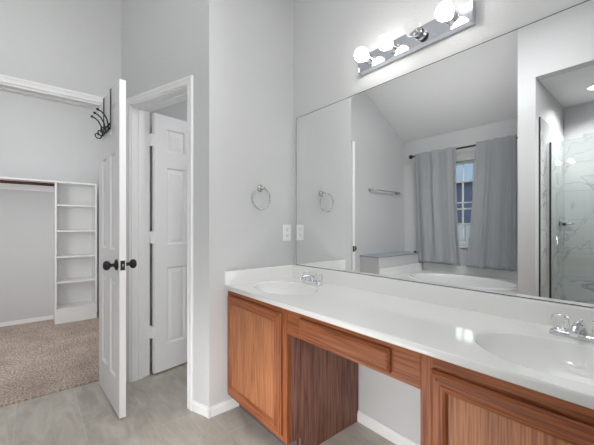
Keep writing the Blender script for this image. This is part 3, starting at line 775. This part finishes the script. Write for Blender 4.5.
# curtains on a rod
rd = thing('curtain_rod', 'black curtain rod with ball ends above the tub window', 'curtain rod', (0, -2.86, 2.178))
b = new(); tube(b, [(-.69, 0, 0), (.72, 0, 0)], .0125, 12); obj('rod', b, 'black', rd)
for s, x in ((-1, -.69), (1, .72)):
    b = new(); sphere(b, (x + s * .022, 0, 0), .030, n=16); lathe(b, [(.014, -.004), (.016, 0), (.014, .004)], Matrix.Translation((x, 0, 0)) @ Matrix.Rotation(R(90), 4, 'Y'), 14)
    obj('finial', b, 'black', rd)
for x in (-.66, .69):
    b = new(); tube(b, [(x, -.128, 0), (x, -.012, 0)], .007, 10); lathe(b, [(0, 0), (.022, 0), (.022, .005), (0, .006)], Matrix.Translation((x, -.1285, 0)) @ Matrix.Rotation(R(-90), 4, 'X'), 16)
    obj('rod_bracket', b, 'black', rd)
def curtain(xt0, xt1, xb0, xb1, zt, zb, waves, seed, edge, label):
    rnd = random.Random(seed); b = new(); NX, NZ = 110, 44
    ph = [rnd.uniform(0, 6.28) for _ in range(4)]; amp = [rnd.uniform(.6, 1.0) for _ in range(4)]
    g = []
    for j in range(NZ + 1):
        v = j / NZ; row = []
        z = zt + (zb - zt) * v
        for i in range(NX + 1):
            u = i / NX
            e = edge(v)
            x0 = xt0 + (xb0 - xt0) * v + e[0]; x1 = xt1 + (xb1 - xt1) * v + e[1]
            uu = u + .035 * math.sin(2 * PI * u * 2 + ph[0])
            fall = min(1.0, .55 + v * .7)
            y = (.022 * amp[0] * math.sin(waves * 2 * PI * uu + ph[1] + .35 * v) + .009 * amp[1] * math.sin(waves * 1.7 * 2 * PI * uu + ph[2] - .6 * v)
                 + .002 * math.sin(waves * 3.3 * 2 * PI * uu + ph[3])) * fall
            top = max(0, 1 - abs(z - 2.178) / .05)          # pocket round the rod
            y = y * (1 - .92 * top) + .024
            x = x0 + (x1 - x0) * u + .006 * math.sin(waves * 2 * PI * uu + ph[3]) * v
            row.append(b.verts.new((x, -2.86 + y, z + (.004 * math.sin(waves * 2 * PI * uu + ph[2]) if j in (0, NZ) else 0))))
        g.append(row)
    for j in range(NZ):
        for i in range(NX): b.faces.new((g[j][i], g[j][i + 1], g[j + 1][i + 1], g[j + 1][i])).smooth = True
    o = obj('curtain', b, 'curtain'); md = o.modifiers.new('thickness', 'SOLIDIFY'); md.thickness = .0022; md.offset = 1
    return tag(o, label, 'curtain', 'grey blue curtains on the black rod')
curtain(-.637, -.045, -.580, .018, 2.205, .632, 3.5, 3, lambda v: (0, -.018 * math.sin(PI * min(1, v * 1.0))), 'grey blue curtain panel left of the window gap')
curtain(.200, .636, .090, .632, 2.212, .622, 4, 8, lambda v: (.012 * math.sin(PI * v), 0), 'grey blue curtain panel right of the window gap beside the shower')

# towel bar on the closet wall
tbr = thing('towel_bar', 'chrome towel bar on the wall above the tub ledge', 'towel bar', (CL + .0006, -2.43, 1.648))
for y in (-.33, .33):
    b = new(); lathe(b, [(0, 0), (.022, 0), (.022, .006), (.010, .010), (.010, .050), (.013, .054), (.013, .066), (0, .068)], Matrix.Translation((0, y, 0)) @ Matrix.Rotation(R(90), 4, 'Y'), 18)
    obj('post', b, 'nickel', tbr)
b = new(); tube(b, [(.058, -.345, 0), (.058, .345, 0)], .008, 12); obj('bar', b, 'nickel', tbr)

# ------------------------------------------------------------------ shower
struct('wall_tile_left', bx(1.0305, 1.041, -2.9785, -2.0, .0, 2.12), 'marble_tile', 'veined grey marble tile on the left side of the shower', 'tile wall')
struct('wall_tile_back', bx(1.0305, 2.499, -2.9895, -2.979, .0, 2.12), 'marble_tile', 'veined grey marble tile on the shower back wall', 'tile wall')
struct('wall_tile_right', bx(2.489, 2.4995, -2.9785, -2.0, .0, 2.12), 'marble_tile', 'veined grey marble tile on the right side of the shower', 'tile wall')
struct('trim_6', bx(1.0305, 1.0425, -2.0, -1.996, 0, 2.123), 'black', 'thin dark metal edge strip beside the shower tile', 'tile trim')
tag(obj('shower_pan', bx(1.0415, 2.4885, -2.978, -2.001, .001, .10, .01), 'tub'), 'white shower pan behind the glass', 'shower pan')
sd = thing('shower_door', 'clear glass shower door in a chrome frame with a black seal', 'shower door', (0, 0, 0))
obj('wall_channel', bx(1.0415, 1.0565, -2.270, -2.230, .101, 1.925, .001), 'aluminium', sd)
obj('seal_strip', bx(1.0567, 1.0680, -2.262, -2.238, .101, 1.93), 'black', sd)
obj('glass_panel', bx(1.0682, 2.45, -2.2535, -2.2465, .101, 1.928), 'glass', sd)
obj('wall_channel', bx(2.4502, 2.4885, -2.270, -2.230, .101, 1.925, .002), 'chrome', sd)
hd = new(); tube(hd, [(1.118, -2.246, .92), (1.118, -2.205, .92), (1.118, -2.205, 1.06), (1.118, -2.246, 1.06)], .011, 10)
obj('pull_handle', hd, 'chrome', sd)
sv = thing('shower_valve', 'dark chrome shower valve with lever on the tiled side wall', 'shower valve', (1.0415, -2.76, 1.17))
b = new(); lathe(b, [(0, 0), (.075, 0), (.075, .006), (.030, .014), (.028, .050), (.020, .056), (0, .057)], Matrix.Rotation(R(90), 4, 'Y'), 28); obj('escutcheon', b, 'chrome', sv)
b = new(); tube(b, [(.045, 0, 0), (.060, .004, -.002), (.120, .010, .004)], .008, 10, rads=[.010, .009, .006]); obj('lever', b, 'chrome', sv)
dl = thing('recessed_downlight', 'round recessed downlight glowing in the shower ceiling', 'light', (1.35, -2.56, 2.4465))
b = new(); lathe(b, [(.088, 0), (.090, -.003), (.082, -.007), (.070, -.006), (.068, 0)], Matrix(), 36); obj('trim_ring', b, 'plastic', dl)
b = new(); lathe(b, [(.068, -.001), (.050, -.004), (0, -.005)], Matrix(), 36); obj('lens', b, 'can', dl)

# ------------------------------------------------------------------ outdoors beyond the window
struct('floor_outdoor_ground', bx(-9, 9, -16, -3.2, -.30, -.25), 'ground', 'grass outside the window', 'ground')
b = new()
for k in range(40): box(b, -4 + k * .2, -4 + k * .2 + .19, -6.03, -6.0, -.25, 1.17)
tag(obj('garden_fence', b, 'fence'), 'grey board fence low outside the window', 'fence')
hs = thing('neighbour_house', 'dark blue house beyond the fence outside the window', 'house', (0, 0, 0))
obj('lower_wall', bx(-4, 4, -8.2, -8.0, -.25, 2.42), 'siding', hs)
obj('upper_wall', bx(-4, 4, -9.2, -9.0, 2.0, 3.35), 'siding_light', hs)
b = new(); prism(b, [(-8.0, 2.42), (-7.85, 2.40), (-7.85, 2.45), (-9.0, 2.60), (-9.0, 2.55)], 'X', -4.1, 4.1); obj('roof', b, 'fence', hs)
